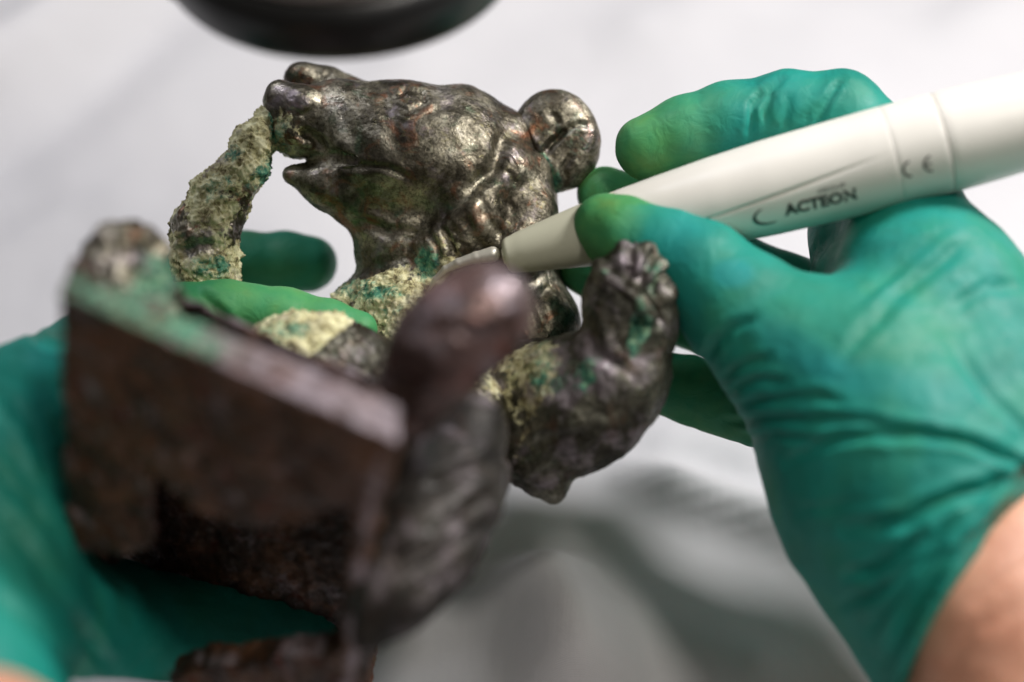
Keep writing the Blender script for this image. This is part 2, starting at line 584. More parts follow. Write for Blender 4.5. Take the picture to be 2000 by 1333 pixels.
def build_body():
    f = Field((-7.5, -5.0, -46.5), (4.2, 8.3, -35.0), 0.05)
    d = 39.6 + DS
    # skull, muzzle
    f.chain([(585, 222, d - .5, 50), (660, 240, d - .3, 78), (750, 280, d, 112), (880, 300, d + .2, 130)], 0.5)
    f.chain([(592, 157, d + .6, 38), (640, 175, d + .8, 42), (740, 235, d + .6, 60)], 0.25)        # far side of the nose
    f.chain([(550, 194, d - .9, 36), (590, 205, d - 1.1, 36), (620, 225, d - .9, 30)], 0.25)       # near nostril wing
    f.ell(585, 258, d - .6, 54, 52, 60, 0, k=0.3)
    f.ell(552, 240, d - .3, 30, 58, 60, 8, k=0.3)
    f.ell(800, 200, d - .3, 60, 34, 60, -8, k=0.5)                                                   # brow
    f.ell(885, 315, d - .75, 120, 92, 85, -35, k=0.9)                                                # cheek
    f.ell(760, 330, d - .7, 90, 70, 70, 10, k=1.2)
    f.chain([(900, 240, d, 66), (985, 280, d + .3, 56), (1040, 318, d + .35, 54)], 0.4)
    # lower jaw
    f.chain([(572, 342, d - .7, 22), (640, 362, d - .6, 46), (720, 384, d - .3, 72), (830, 370, d, 92)], 0.3)
    # neck
    f.chain([(1005, 290, d + .5, 52), (985, 380, d + .5, 102), (930, 500, d + .8, 158), (900, 620, d + 1, 195)], 0.35)
    f.chain([(800, 490, d + .2, 108), (830, 600, d + .5, 150)], 0.5)
    # neck roll behind the jaw
    f.chain([(990, 270, d - .2, 38), (985, 340, d - .8, 56), (925, 425, d - 1.2, 66), (870, 490, d - 1.1, 62)], 0.4)
    f.chain([(1040, 340, d - .3, 34), (1035, 420, d - .9, 50), (1010, 490, d - 1.2, 55)], 0.35)
    # trunk
    f.ell(880, 660, d + .6, 240, 150, 170, 0, k=0.6)
    f.chain([(690, 600, d - .2, 44), (800, 610, d - .5, 90), (900, 640, d, 130)], 0.5)
    f.chain([(1010, 560, d + .3, 80), (1045, 640, d, 82), (1000, 760, d - .5, 110)], 0.5)
    f.chain([(880, 720, d, 170), (850, 850, d - 3, 150), (800, 930, d - 5.5, 130)], 0.7)
    # mouth
    f.ell(512, 330, d - .6, 64, 7, 170, 12, k=0.1, sub=True)
    f.chain([(545, 320, d - .9, 14), (600, 308, d - 1.15, 18), (650, 308, d - 1.4, 16), (700, 313, d - 1.6, 11), (740, 322, d - 1.7, 4)], 0.10, sub=True)
    f.chain([(556, 300, d - 1.0, 18), (600, 302, d - 1.3, 15)], 0.12, sub=True)
    f.ell(612, 276, d - 1.42, 36, 18, 30, -38, k=0.1, sub=True)
    f.ell(604, 280, d - 1.0, 15, 9, 14, -38, k=0.05)                                               # tooth in the corner of the mouth

    def masks(q, V, N):
        n = fbm(V, 1.3, 3, 60)
        c = blob(q, 720, 610, 150, 62, -8, 0.35) + blob(q, 790, 570, 80, 50, 20, 0.4) + blob(q, 1010, 720, 90, 60, 0, 0.5) * 0.8
        c = c + blob(q, 575, 235, 50, 26, -30, .4) * .45 + blob(q, 790, 640, 120, 60, 0, .4) + blob(q, 880, 495, 30, 60, 20, .5) * .45
        c = c + blob(q, 560, 275, 30, 50, 10, .5) * .55
        c = c * (0.85 + 0.5 * n)
        t = blob(q, 835, 515, 28, 40, 10, .5) * .8 + blob(q, 700, 565, 70, 22, 0, .5) * .62 + blob(q, 780, 600, 70, 40, 0, .5) * .45 + blob(q, 545, 270, 22, 50, 0, .5) * .6
        t = t + blob(q, 1010, 700, 90, 60, 0, .5) * .3
        t = t * (q[:, 1] > 200)
        return {"crust": c, "teal": t, "pale": blob(q, 570, 192, 40, 30, 0, .5) * .45}

    lines = [
        ([(985, 255), (965, 330), (905, 385), (845, 430), (800, 470)], 14, 0.13),
        ([(905, 420), (925, 462), (945, 490)], 9, 0.07),
        ([(935, 385), (950, 425), (985, 470)], 9, 0.06),
        ([(985, 335), (997, 352), (1004, 366)], 7, 0.05),
        ([(985, 290), (1000, 300), (1020, 330)], 5, 0.06),
        ([(862, 440), (880, 480), (888, 505)], 6, 0.09),
        ([(975, 380), (985, 395), (1000, 412)], 7, 0.05),
        ([(835, 445), (852, 480), (860, 510)], 6, 0.07),
        ([(775, 210), (800, 222), (828, 205), (822, 182), (795, 172), (777, 190)], 6, 0.06),
        ([(830, 222), (880, 205), (930, 225)], 8, 0.05),
        ([(640, 330), (700, 322), (760, 330), (800, 350)], 7, 0.06),
        ([(690, 430), (760, 455), (830, 455)], 10, 0.10),
        ([(650, 190), (680, 240), (690, 280)], 14, 0.05),
        ([(745, 180), (775, 240), (770, 300)], 16, 0.06),
        ([(560, 215), (590, 228), (615, 212)], 6, 0.05),
        ([(1075, 560), (1050, 590), (1065, 640)], 10, 0.10),
    ]
    finish(f, M_HEAD, "body", bear, lines, rough=0.016, masks=masks, crust_h=0.10,
           label="polished brown bronze head and trunk with open jaws and crust on the chest", lump=0.03)


build_body()


def build_ear():
    f = Field((-0.2, 3.2, -44), (3.4, 7.6, -38), 0.04)
    d = 39.6 + DS
    f.ell(1088, 276, d + .1, 80, 97, 46, 12, k=0.2, yaw=-14)
    f.ell(1086, 274, d + .1, 86, 98, 50, 14, k=0.2)
    f.ell(1084, 274, d - .80, 60, 72, 23, 12, k=0.3, sub=True)
    f.chain([(1045, 300, d + .3, 45), (1060, 345, d + .4, 40)], 0.3)
    pass
    pass
    pass

    def masks(q, V, N):
        t = blob(q, 1070, 350, 26, 50, 30, .6) * .8 + blob(q, 1130, 270, 30, 60, 0, .6) * .45 + blob(q, 1050, 310, 30, 16, -40, .6) * .5
        return {"crust": np.zeros(len(q)), "teal": t}

    lines = [
        ([(1062, 298), (1085, 274), (1106, 250)], 8, 0.13),
        ([(1012, 250), (1042, 300), (1075, 355)], 9, 0.12),
        ([(1110, 250), (1130, 240), (1150, 245)], 6, 0.06),
        ([(1075, 215), (1085, 240), (1075, 262)], 7, 0.06),
        ([(1120, 300), (1100, 330), (1105, 350)], 7, 0.06),
    ]
    finish(f, M_HEAD, "ear", bear, lines, rough=0.014, masks=masks)


build_ear()


def build_arm():
    f = Field((-10.8, -2.6, -43), (-3.0, 7.2, -37.0), 0.042)
    d = 40.1
    f.chain([(526, 238, d + .1, 27), (495, 282, d, 38), (472, 335, d - .1, 44), (430, 390, d - .1, 54), (402, 450, d - .1, 62), (402, 520, d, 62), (406, 600, d + .4, 62), (420, 700, d + .3, 66), (560, 740, d, 80)], 0.25)
    f.ell(548, 255, d + .2, 20, 42, 30, 5, k=0.3)

    def masks(q, V, N):
        n = fbm(V, 1.5, 3, 70)
        c = 0.92 + 0.4 * n - blob(q, 345, 480, 30, 100, -12, .5) * .4 - blob(q, 425, 470, 60, 34, 30, .4) * .5 - blob(q, 478, 400, 18, 60, -20, .5) * .3  # crust thinned at mid arm, darkening it like the muzzle's shadow
        t = blob(q, 510, 345, 20, 60, -35, .5) * .55 + blob(q, 455, 300, 24, 16, 20, .5) * .35 + blob(q, 545, 240, 20, 40, 0, .5) * .8 + blob(q, 415, 520, 40, 26, 0, .5) * .45 + blob(q, 435, 370, 40, 26, 20, .5) * .5 + 0.12 + .2 * n
        return {"crust": c, "teal": t}

    lines = [([(385, 400), (420, 372), (470, 380)], 10, 0.06), ([(352, 500), (400, 480), (460, 490)], 12, 0.06)]
    finish(f, M_HEAD, "arm", bear, lines, rough=0.06, masks=masks, crust_h=0.115,
           label="raised forearm thickly crusted yellow green, its end touching the muzzle")


build_arm()


def build_hind_leg():
    """the leg that turns its clawed sole up beside the thumb"""
    f = Field((-2.2, -6.2, -43), (6.0, 3.6, -32.5), 0.05)
    f.chain([(960, 800, 39.6, 90), (1020, 770, 38.8, 98), (1120, 760, 37.6, 102), (1190, 730, 37, 88)], 0.5)
    f.ell(1232, 598, 36.6, 92, 122, 66, -4, k=0.35)
    f.chain([(1236, 650, 36.8, 88), (1205, 750, 37, 92), (1150, 820, 37.2, 90), (1080, 880, 37.5, 72)], 0.5)
    f.chain([(1040, 840, 38, 70), (1030, 900, 37.8, 52), (1070, 940, 37.4, 38), (1083, 962, 37.3, 18)], 0.35)
    # toes with claws
    for (x0, y0, x1, y1, r) in ((1208, 520, 1217, 486, 20), (1246, 522, 1262, 496, 22), (1278, 545, 1298, 520, 22), (1296, 580, 1312, 560, 21), (1180, 535, 1172, 520, 18)):
        f.chain([(x0, y0, 36.0, r + 4), (x1, y1, 36.2, r - 1)], 0.12)
    f.ell(1215, 600, 35.7, 44, 60, 14, 0, k=0.3, sub=True)
    f.chain([(1188, 545, 35.55, 15), (1235, 570, 35.4, 16), (1275, 620, 35.5, 15)], 0.15)

    def masks(q, V, N):
        n = fbm(V, 1.0, 3, 80)
        t = blob(q, 1255, 620, 26, 80, -12, .5) * .75 + blob(q, 1262, 510, 60, 26, -30, .5) * .5 + blob(q, 1100, 720, 110, 60, 10, .5) * .5 + blob(q, 1180, 540, 30, 20, 0, .5) * .4
        c = blob(q, 1010, 740, 70, 80, 0, .5) * .8 + blob(q, 1000, 860, 40, 70, 0, .5) * .75 + blob(q, 1060, 700, 70, 30, 10, .5) * .45
        pale = blob(q, 1110, 735, 120, 60, 15, .6) * .55 + blob(q, 1190, 590, 30, 70, 0, .6) * .3 + blob(q, 1130, 900, 100, 26, 35, .6) * .4 + blob(q, 1240, 530, 60, 24, -35, .6) * .5
        return {"crust": c * (0.9 + .5 * n), "teal": t * (0.9 + .6 * n), "pale": pale}

    lines = [
        ([(1225, 470), (1232, 510), (1225, 540)], 7, 0.14), ([(1278, 482), (1264, 520), (1250, 545)], 7, 0.14),
        ([(1310, 525), (1290, 545), (1272, 570)], 7, 0.13), ([(1200, 545), (1255, 575), (1290, 640)], 7, 0.08),
        ([(1150, 640), (1165, 690), (1220, 720)], 12, 0.10), ([(1010, 900), (1060, 860), (1150, 850)], 12, 0.08),
        ([(1090, 900), (1140, 900), (1200, 850)], 9, 0.06), ([(1045, 930), (1075, 920), (1100, 900)], 8, .07),
    ]
    finish(f, M_DARK, "hind_leg", bear, lines, rough=0.035, masks=masks, crust_h=0.09,
           label="bent hind leg with a clawed upturned sole, dark with pale green patches", lump=0.06)


build_hind_leg()


def build_front_leg():
    """blurred paw and shank nearest the lens"""
    f = Field((-4.6, -7.0, -35.5), (1.9, 2.4, -26), 0.055)
    f.ell(900, 644, 29.8, 158, 110, 105, 34, k=0.4)
    f.chain([(845, 715, 29.9, 86), (790, 785, 30.1, 70), (725, 850, 30.4, 50)], 0.4)
    f.ell(935, 570, 30, 60, 44, 50, 15, k=0.5)
    finish(f, M_PURP, "paw", bear, [([(800, 660), (850, 640), (930, 650)], 14, 0.05)], rough=0.03,
           masks=lambda q, V, N: {"crust": np.zeros(len(q)), "teal": blob(q, 850, 770, 60, 40) * .2, "pale": .42 * blob(q, 905, 600, 130, 60, 25, .6)},  # pale blob paints the highlight on top of the paw
           label="smooth purple brown rounded paw reaching towards the lens")
    f = Field((-5.6, -9.4, -39), (0.6, -0.4, -27.5), 0.055)
    f.chain([(915, 845, 33.6, 78), (868, 960, 32.8, 110), (822, 1070, 31.8, 106), (768, 1160, 31.2, 78), (722, 1240, 30.8, 34)], 0.5)
    f.chain([(930, 930, 35, 68), (880, 1060, 34, 70)], 0.3)
    lines = [
        ([(830, 955), (890, 930), (985, 890)], 15, 0.16), ([(765, 1105), (830, 1070), (850, 1060)], 11, 0.14),
        ([(780, 1130), (860, 1090), (960, 1010)], 12, 0.12), ([(815, 1050), (900, 1010), (970, 960)], 14, 0.10),
        ([(800, 1170), (870, 1120), (930, 1060)], 12, 0.07),
    ]
    finish(f, M_SHANK, "shank", bear, lines, rough=0.012, masks=lambda q, V, N: {"crust": np.zeros(len(q)), "teal": np.zeros(len(q))},
           label="dark folded leg with carved furrows beside the plinth", lump=0.02)
    # knee, half crusted, behind the plinth
    f = Field((-8.5, -4.2, -41), (-2.0, 1.8, -33.5), 0.05)
    f.ell(610, 715, 36.5, 140, 108, 110, -6, k=0.4)
    f.chain([(700, 740, 36.5, 92), (790, 800, 36.5, 90)], 0.4)
    finish(f, M_DARK, "knee", bear, [([(560, 700), (600, 665), (660, 640)], 9, .08)], rough=0.07,
           masks=lambda q, V, N: {"crust": sstep(20, -20, (q[:, 0] - 600) + (q[:, 1] - 668) * 1.3 - 40) * 1.0, "teal": blob(q, 560, 645, 60, 30) * .55}, crust_h=.10,
           label="rounded knee with a pale crust on one side and bare grey metal on the other")
    f = Field((-10.8, -1.5, -36.5), (-6.0, 4.6, -29), 0.055)
    f.chain([(248, 510, 32.2, 76), (262, 600, 32.0, 86), (270, 680, 32, 80)], 0.3)
    f.ell(230, 478, 32.2, 52, 34, 60, 10, k=.2)
    f.ell(295, 492, 32.2, 40, 36, 50, -10, k=.2)
    finish(f, M_HEAD, "foot", bear, [([(255, 450), (262, 500), (258, 560)], 12, .12)], rough=0.16,
           masks=lambda q, V, N: {"crust": blob(q, 225, 520, 60, 50) * .3, "pale": blob(q, 225, 510, 70, 60) * .5, "teal": blob(q, 300, 560, 55, 70) * .75}, crust_h=.12,
           label="corroded stump of a foot, tan and green, on the corner of the plinth")


build_front_leg()


def build_plinth():
    """hollow cast base: prisms joined and remeshed, then roughened"""
    wv = np.array([0.0, 0.62, -0.78])
    verts, faces = [], []

    def pl(x, y):
        """depth on the front face, which falls away from the lens towards the rim"""
        u = (x - 112) / 670.0
        Dt = 28.6 - 1.0 * u
        Yt = -(575 + 291 * u - 666.5) * SC * Dt
        return (Dt + 0.8 * Yt) / (1 - 0.8 * (y - 666.5) * SC)

    def prism(pts, depth, back=0.0, dirv=None):
        b = len(verts)
        F0 = [P(x, y, pl(x, y)) + wv * back for x, y in pts]
        n = len(F0)
        verts.extend(F0)
        verts.extend([p + (wv if dirv is None else dirv) * depth for p in F0])
        faces.append(tuple(b + i for i in range(n)))
        faces.append(tuple(b + n + i for i in reversed(range(n))))
        for i in range(n):
            j = (i + 1) % n
            faces.append((b + j, b + i, b + n + i, b + n + j))

    prism([(112, 578), (330, 668), (560, 768), (782, 866), (745, 1000), (690, 988), (600, 1028), (500, 1034), (400, 1010), (330, 962), (300, 925), (296, 1078), (215, 1088), (135, 1078)], 0.32)
    # top slab
    prism([(112, 578), (782, 866), (776, 905), (116, 620)], 1.1)
    # right wall, going down to the rim
    prism([(778, 890), (745, 1000), (712, 1180), (690, 1420), (655, 1420), (672, 1180), (695, 985), (735, 890)], 1.35)
    dn = np.array([0.0, 0.12, -1.0])          # the cavity runs on behind the figure
    prism([(768, 960), (745, 1020), (716, 1180), (694, 1500), (660, 1500), (676, 1180), (700, 1040), (725, 960)], 3.0, 1.2, dn)
    prism([(135, 760), (175, 760), (185, 1200), (150, 1200)], 3.0, 1.2, dn)
    prism([(135, 720), (765, 990), (755, 1050), (140, 780)], 3.0, 1.1, dn)
    # left wall
    prism([(112, 578), (150, 600), (165, 1078), (135, 1078)], 1.5)
    # back wall
    prism([(150, 750), (750, 1010), (700, 1600), (220, 1500), (150, 1300)], 0.4, 4.0, dn)
    # lower rim
    prism([(335, 1330), (400, 1306), (470, 1302), (560, 1288), (640, 1284), (690, 1262), (690, 1430), (335, 1430)], 0.8)
    V = np.array(verts)
    tri = []
    me = bpy.data.meshes.new("tmp")
    me.from_pydata([tuple(v) for v in V], [], faces)
    o = bpy.data.objects.new("tmp", me)
    COL.objects.link(o)
    md = o.modifiers.new("r", 'REMESH'); md.mode = 'VOXEL'; md.voxel_size = 0.06
    md2 = o.modifiers.new("s", 'SMOOTH'); md2.factor = 0.5; md2.iterations = 5
    dg = bpy.context.evaluated_depsgraph_get()
    e = o.evaluated_get(dg).to_mesh()
    nv = len(e.vertices)
    V = np.zeros(nv * 3, np.float32); e.vertices.foreach_get("co", V); V = V.reshape(-1, 3).astype(float)
    F = np.array([list(p.vertices) for p in e.polygons if len(p.vertices) == 4])
    bpy.data.objects.remove(o)
    F = orient(V, F)
    N = normals(V, F)
    V = V + N * (0.07 * fbm(V, 1.1, 2, 90) + 0.06 * fbm(V, 3.6, 3, 91))[:, None]
    q = px(V)
    top = sstep(0.55, 0.8, N @ np.array([0.30, 0.70, 0.60]))
    t = top * blob(q, 230, 600, 180, 70, -22, .8) * .62
    t = t + top * blob(q, 440, 670, 130, 50, -24, .5) * .36
    make_mesh("plinth", V, F, parent=bear, mat=M_RUST, attrs={"crust": np.zeros(len(V)), "teal": t, "pale": top * sstep(150, 560, q[:, 0]) * .66 + .85 * np.exp(-(seg_dist(q, [(748, 885), (722, 1000), (700, 1150), (682, 1340)]) / 13) ** 2)},  # pale streak down the right wall paints light on its edge
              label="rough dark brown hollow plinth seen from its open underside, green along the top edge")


build_plinth()

# ------------------------------------------------------------------ person: two gloved hands
person = empty("person", w_of(P(1900, 1300, 34)),
               "person seen only as two forearms and hands in green nitrile gloves, holding figurine and tool", "person")


def glove(f, name, lines, tip, patch, label, lump=0.05, cuff=None):
    V, Q = f.mesh()
    Q = orient(V, Q.astype(np.int64))
    N = normals(V, Q)
    V = V + N * (fbm(V, 0.55, 2, 13) * lump + fbm(V, 2.0, 2, 17) * 0.012)[:, None]
    V = grooves(V, N, lines, face=-0.2)
    if cuff is not None:
        e = -((V - cuff[0]) @ (cuff[1] / np.linalg.norm(cuff[1])))
        V = V + N * (0.07 * np.exp(-((e - 0.12) / 0.13) ** 2) - 0.02 * np.exp(-((e - 0.42) / 0.12) ** 2))[:, None]
    q = px(V)
    return make_mesh(name, V, Q, parent=person, mat=M_GLOVE, attrs={"tip": tip(q, V), "patch": patch(q, V)}, label=label)


def build_right():
    f = Field((0.6, -15.6, -45), (18.5, 8.6, -28.0), 0.085)
    # index finger along the top of the handpiece
    f.chain([(1266, 288, 39.6, 63), (1340, 262, 39.5, 72), (1430, 238, 39.3, 76)], 0.2)
    f.chain([(1430, 238, 39.3, 76), (1540, 222, 39.1, 81), (1640, 230, 38.9, 86), (1710, 300, 38.6, 92), (1760, 410, 38.2, 110)], 0.3)
    # middle finger behind the handpiece
    f.chain([(1180, 378, 41.2, 52), (1330, 440, 41.6, 56), (1480, 530, 41.4, 55), (1640, 600, 40.6, 70)], 0.12)
    # ring finger
    f.chain([(1140, 522, 41.6, 54), (1270, 600, 41.9, 54), (1420, 650, 41.4, 58), (1600, 690, 40, 80)], 0.12)
    # little finger
    f.chain([(1240, 735, 41.0, 54), (1350, 762, 40.6, 66), (1480, 800, 39.8, 72), (1640, 800, 38.6, 90)], 0.12)
    # thumb
    f.chain([(1176, 436, 37.7, 60), (1215, 455, 37.5, 74), (1300, 490, 37.3, 88), (1370, 530, 36.9, 96), (1450, 610, 36.5, 118), (1545, 690, 36.2, 148), (1660, 760, 36, 200)], 0.3)
    # palm, web and back of the hand
    f.chain([(1760, 410, 38.4, 110), (1800, 560, 37.4, 172), (1790, 680, 36.8, 200)], 0.5)
    f.chain([(1690, 490, 39.4, 108), (1720, 600, 38.6, 150)], 0.4)
    f.chain([(1720, 390, 39.6, 110), (1670, 450, 39.8, 85), (1700, 560, 39, 90)], 0.3)
    f.chain([(1680, 760, 36.2, 220), (1745, 870, 35.8, 255), (1800, 980, 35.4, 262), (1865, 1090, 34.8, 252), (1945, 1230, 34.2, 244), (2040, 1400, 33.6, 246)], 0.7)
    f.chain([(1850, 640, 37, 190), (1950, 850, 36.4, 260), (2080, 1080, 35.6, 260), (2160, 1300, 35, 260)], 0.8)
    # cuff
    cutp = P(1895, 1135, 32.0)
    ax = P(2080, 1300, 33.6) - P(1800, 1040, 35.0)
    ax = ax / np.linalg.norm(ax)
    f.plane(P(1838, 1156, 31.6), np.array([0.74, -0.46, 0.49]))
    lines = [
        ([(1419, 825), (1537, 819), (1650, 822), (1770, 833)], 11, 0.13),
        ([(1540, 905), (1569, 887), (1637, 856), (1762, 847), (1862, 856), (1937, 881), (2040, 932)], 12, 0.19),
        ([(1380, 700), (1400, 668), (1425, 645), (1475, 615)], 11, 0.13),
        ([(1410, 745), (1440, 722), (1500, 697)], 9, 0.11),
        ([(1425, 765), (1475, 742), (1540, 748)], 9, 0.11),
        ([(1432, 795), (1500, 782), (1590, 775), (1640, 785)], 10, 0.11),
        ([(1440, 855), (1520, 850), (1590, 862)], 9, 0.08),
        ([(1662, 1031), (1762, 1019), (1856, 975), (2040, 915)], 14, 0.22),
        ([(1660, 1122), (1700, 1118), (1740, 1092), (1800, 1040)], 13, 0.20),
        ([(1640, 1185), (1700, 1165), (1790, 1095), (1860, 1020)], 12, 0.18),
        ([(1730, 1290), (1780, 1200), (1850, 1105), (1960, 1000)], 13, 0.20),
        ([(1700, 1230), (1760, 1150), (1840, 1070)], 11, 0.14),
        ([(1560, 1000), (1620, 990), (1690, 970)], 10, 0.05),
        ([(1464, 275), (1467, 210), (1490, 180)], 8, 0.10),
        ([(1491, 240), (1505, 175), (1535, 150)], 8, 0.08),
        ([(1530, 250), (1545, 190)], 8, 0.06),
        ([(1590, 250), (1612, 200), (1642, 152)], 8, 0.10),
        ([(1570, 235), (1600, 205)], 6, 0.06),
        ([(1640, 700), (1740, 590), (1850, 500), (1900, 470)], 14, 0.10),
        ([(1680, 590), (1760, 520), (1840, 460)], 12, 0.08),
        ([(1860, 600), (1930, 560), (1990, 560)], 12, 0.06),
        ([(1860, 680), (1930, 780), (2010, 850)], 12, 0.06),
    ]

    def tip(q, V):
        D = -V[:, 2]
        t = sstep(1520, 1280, q[:, 0] + 0.15 * q[:, 1]) * (q[:, 1] < 400)
        t = np.maximum(t, sstep(1310, 1180, q[:, 0] + (q[:, 1] - 430) * .2) * (q[:, 1] < 620))
        t = np.maximum(t, sstep(1560, 1380, q[:, 0]) * (q[:, 1] > 640) * (D > 38.8) * .7)
        t = t + 0.25 * fbm(V, 0.8, 2, 5)
        t = np.maximum(t, 0.22 * blob(q, 1640, 640, 200, 90, -20, .7) + .15 * blob(q, 1840, 640, 100, 70, 0, .7))
        return t

    def patch(q, V):
        return .9 * blob(q, 1430, 535, 40, 28, 0, .35) + .5 * blob(q, 1330, 470, 50, 50, 0, .6) + .6 * blob(q, 1570, 690, 110, 34, -30, .6) + .4 * blob(q, 1700, 740, 160, 34, -10, .6)

    glove(f, "glove", lines, tip, patch, "green glove pinching the pale tool, creased round the thumb, fingertips yellowish green",
          cuff=(P(1838, 1156, 31.6), np.array([0.74, -0.46, 0.49])))
    # forearm
    f = Field((6.5, -26, -42), (28, 0, -24), 0.12)
    f.chain([(2085, 1080, 35.7, 238), (2160, 1400, 35, 240)], 0.4)
    f.chain([(1925, 1185, 34.6, 234), (2040, 1400, 33.6, 234), (2300, 1900, 31, 250), (2500, 2300, 29.5, 260)], 0.4)
    f.plane(P(1834, 1152, 31.6), np.array([-0.74, 0.46, -0.49]))
    V, Q = f.mesh(); Q = orient(V, Q.astype(np.int64)); N = normals(V, Q)
    V = V + N * (fbm(V, 0.5, 2, 3) * 0.06 + fbm(V, 3, 2, 4) * .008)[:, None]
    V = grooves(V, N, [([(1900, 1180), (1960, 1130), (2040, 1090)], 12, 0.05), ([(1850, 1320), (1900, 1230), (2000, 1180)], 14, .04)])
    make_mesh("forearm", V, Q, parent=person, mat=M_SKIN, label="bare wrist below the cuff of the glove that pinches the tool")


build_right()


def build_left():
    f = Field((-16.5, -12.5, -46), (-3.0, 4.6, -25.5), 0.085)
    # index finger laid across the chest
    f.chain([(60, 790, 35, 120), (170, 690, 37.2, 78), (300, 610, 38.4, 56), (440, 602, 38.9, 53), (560, 615, 38.9, 52), (640, 634, 38.8, 48), (700, 645, 38.8, 38)], 0.25)
    # middle finger behind the raised arm
    f.chain([(100, 760, 37, 90), (240, 640, 40, 60), (350, 545, 42.3, 56), (480, 512, 43, 60), (560, 512, 43.2, 60), (602, 515, 43.3, 56)], 0.2)
    # hand and palm, reaching under the base
    f.chain([(60, 790, 35, 120), (-20, 890, 34, 175), (-70, 1060, 33.2, 215), (-100, 1200, 32.2, 215)], 0.6)
    f.chain([(-65, 1190, 32.8, 190), (55, 1215, 34.2, 165), (200, 1250, 37.2, 150), (340, 1262, 38.8, 132), (470, 1250, 39.2, 124), (600, 1240, 39.2, 114)], 0.5)
    f.chain([(-60, 1200, 32.2, 220), (-120, 1400, 29.5, 230), (-300, 1600, 27.0, 230)], 0.5)
    f.plane(P(40, 1370, 28.5), np.array([-0.25, -0.95, 0.15]))
    lines = [
        ([(-20, 905), (60, 990), (130, 1070)], 12, 0.12), ([(-20, 985), (60, 1075), (150, 1200), (215, 1300)], 13, 0.15),
        ([(60, 1120), (130, 1190), (200, 1290)], 12, 0.12), ([(-20, 1150), (60, 1220), (140, 1310)], 12, 0.12),
        ([(10, 760), (60, 830), (100, 930)], 14, 0.07), ([(-30, 830), (30, 900), (90, 1010)], 14, 0.07),
        ([(60, 640), (85, 680), (120, 690)], 10, 0.08), ([(380, 560), (410, 590), (450, 640)], 12, 0.12),
        ([(20, 1060), (90, 1140), (170, 1260)], 9, 0.06), ([(360, 570), (385, 610), (420, 650)], 9, 0.06),
    ]
    tip = lambda q, V: np.maximum(sstep(200, 380, q[:, 0]) * (q[:, 1] < 740) * (1 - .6 * (V[:, 2] < -41.2)), .2 * blob(q, 60, 1080, 80, 100)) * (1 + .2 * fbm(V, 1, 2, 7))
    glove(f, "glove", lines, tip, lambda q, V: blob(q, 90, 700, 40, 30, 0, .6) * .5, "green glove gripping the plinth, one bright finger across the chest and one behind the raised arm")
    f = Field((-24, -22, -34), (-1.0, -6.0, -17.5), 0.14)
    f.chain([(-50, 1520, 27.2, 205), (-250, 1800, 23.5, 240), (-600, 2300, 20.5, 280)], 0.4)
    f.chain([(-60, 1520, 26.4, 200), (100, 1580, 26, 190)], 0.6)
    V, Q = f.mesh(); Q = orient(V, Q.astype(np.int64)); N = normals(V, Q)
    V = V + N * (fbm(V, 0.5, 2, 8) * 0.06)[:, None]
    make_mesh("forearm", V, Q, parent=person, mat=M_SKIN, label="blurred bare wrist of the hand that grips the plinth")


build_left()

# ------------------------------------------------------------------ ultrasonic handpiece
M_SHELL = plain("ivory_plastic", (0.82, 0.80, 0.73), 0.38, var=0.03, scale=60, bump=0.05)
M_NOSE = plain("greenish_ivory_plastic", (0.62, 0.62, 0.48), 0.42, var=0.03, scale=60, bump=0.05)
M_STEEL = plain("brushed_steel", (0.78, 0.76, 0.66), 0.42, 0.6, var=0.1, scale=300, bump=0.3)
M_INK = plain("dark_print", (0.05, 0.055, 0.05), 0.6, var=0.1, scale=300)

PA = P(990, 500, 38.6)
PB = P(2000, 238, 36.3)
PX = PB - PA
PL = np.linalg.norm(PX)
PX = PX / PL
toC = -((PA + PB) / 2); toC = toC / np.linalg.norm(toC)
PU = toC - (toC @ PX) * PX; PU = PU / np.linalg.norm(PU)      # faces the lens
PV = np.cross(PU, PX)
if PV[1] < 0: PV = -PV                                          # points up in the picture


def lathe(prof, seg=96, cap=True, tweak=None):
    """prof: (distance along the handpiece cm, radius cm)"""
    V = []; F = []
    for i, (t, r) in enumerate(prof):
        for k in range(seg):
            a = 2 * math.pi * k / seg
            rr = r + (tweak(t, a) if tweak else 0)
            V.append(PA + PX * t + (PU * math.cos(a) + PV * math.sin(a)) * rr)
    for i in range(len(prof) - 1):
        for k in range(seg):
            a, b = i * seg + k, i * seg + (k + 1) % seg
            F.append((a, a + seg, b + seg, b))
    if cap:
        F.append(tuple(range(seg)))
        F.append(tuple(reversed(range((len(prof) - 1) * seg, len(prof) * seg))))
    return np.array(V), F


def r_at(x):
    """half width in cm of the shell at photo column x"""
    tab = [(1000, 36), (1020, 41), (1140, 61), (1220, 70), (1300, 78), (1400, 87), (1500, 93), (1600, 96), (1700, 99), (1800, 100), (1900, 99), (2000, 95), (2600, 85)]
    u = (x - 990) / 1010.0
    D = 38.6 + (36.3 - 38.6) * u
    return np.interp(x, [a for a, b in tab], [b for a, b in tab]) * SC * D


def t_of(x):
    """distance along the axis for a photo column"""
    lo, hi = 0.0, 80.0
    for _ in range(40):
        m = (lo + hi) / 2
        if px((PA + PX * m)[None])[0, 0] < x: lo = m
        else: hi = m
    return lo


pen = empty("ultrasonic_scaler", w_of(PA),
            "ivory pen shaped ultrasonic cleaning handpiece with steel tip held by the gloved hand", "tool")


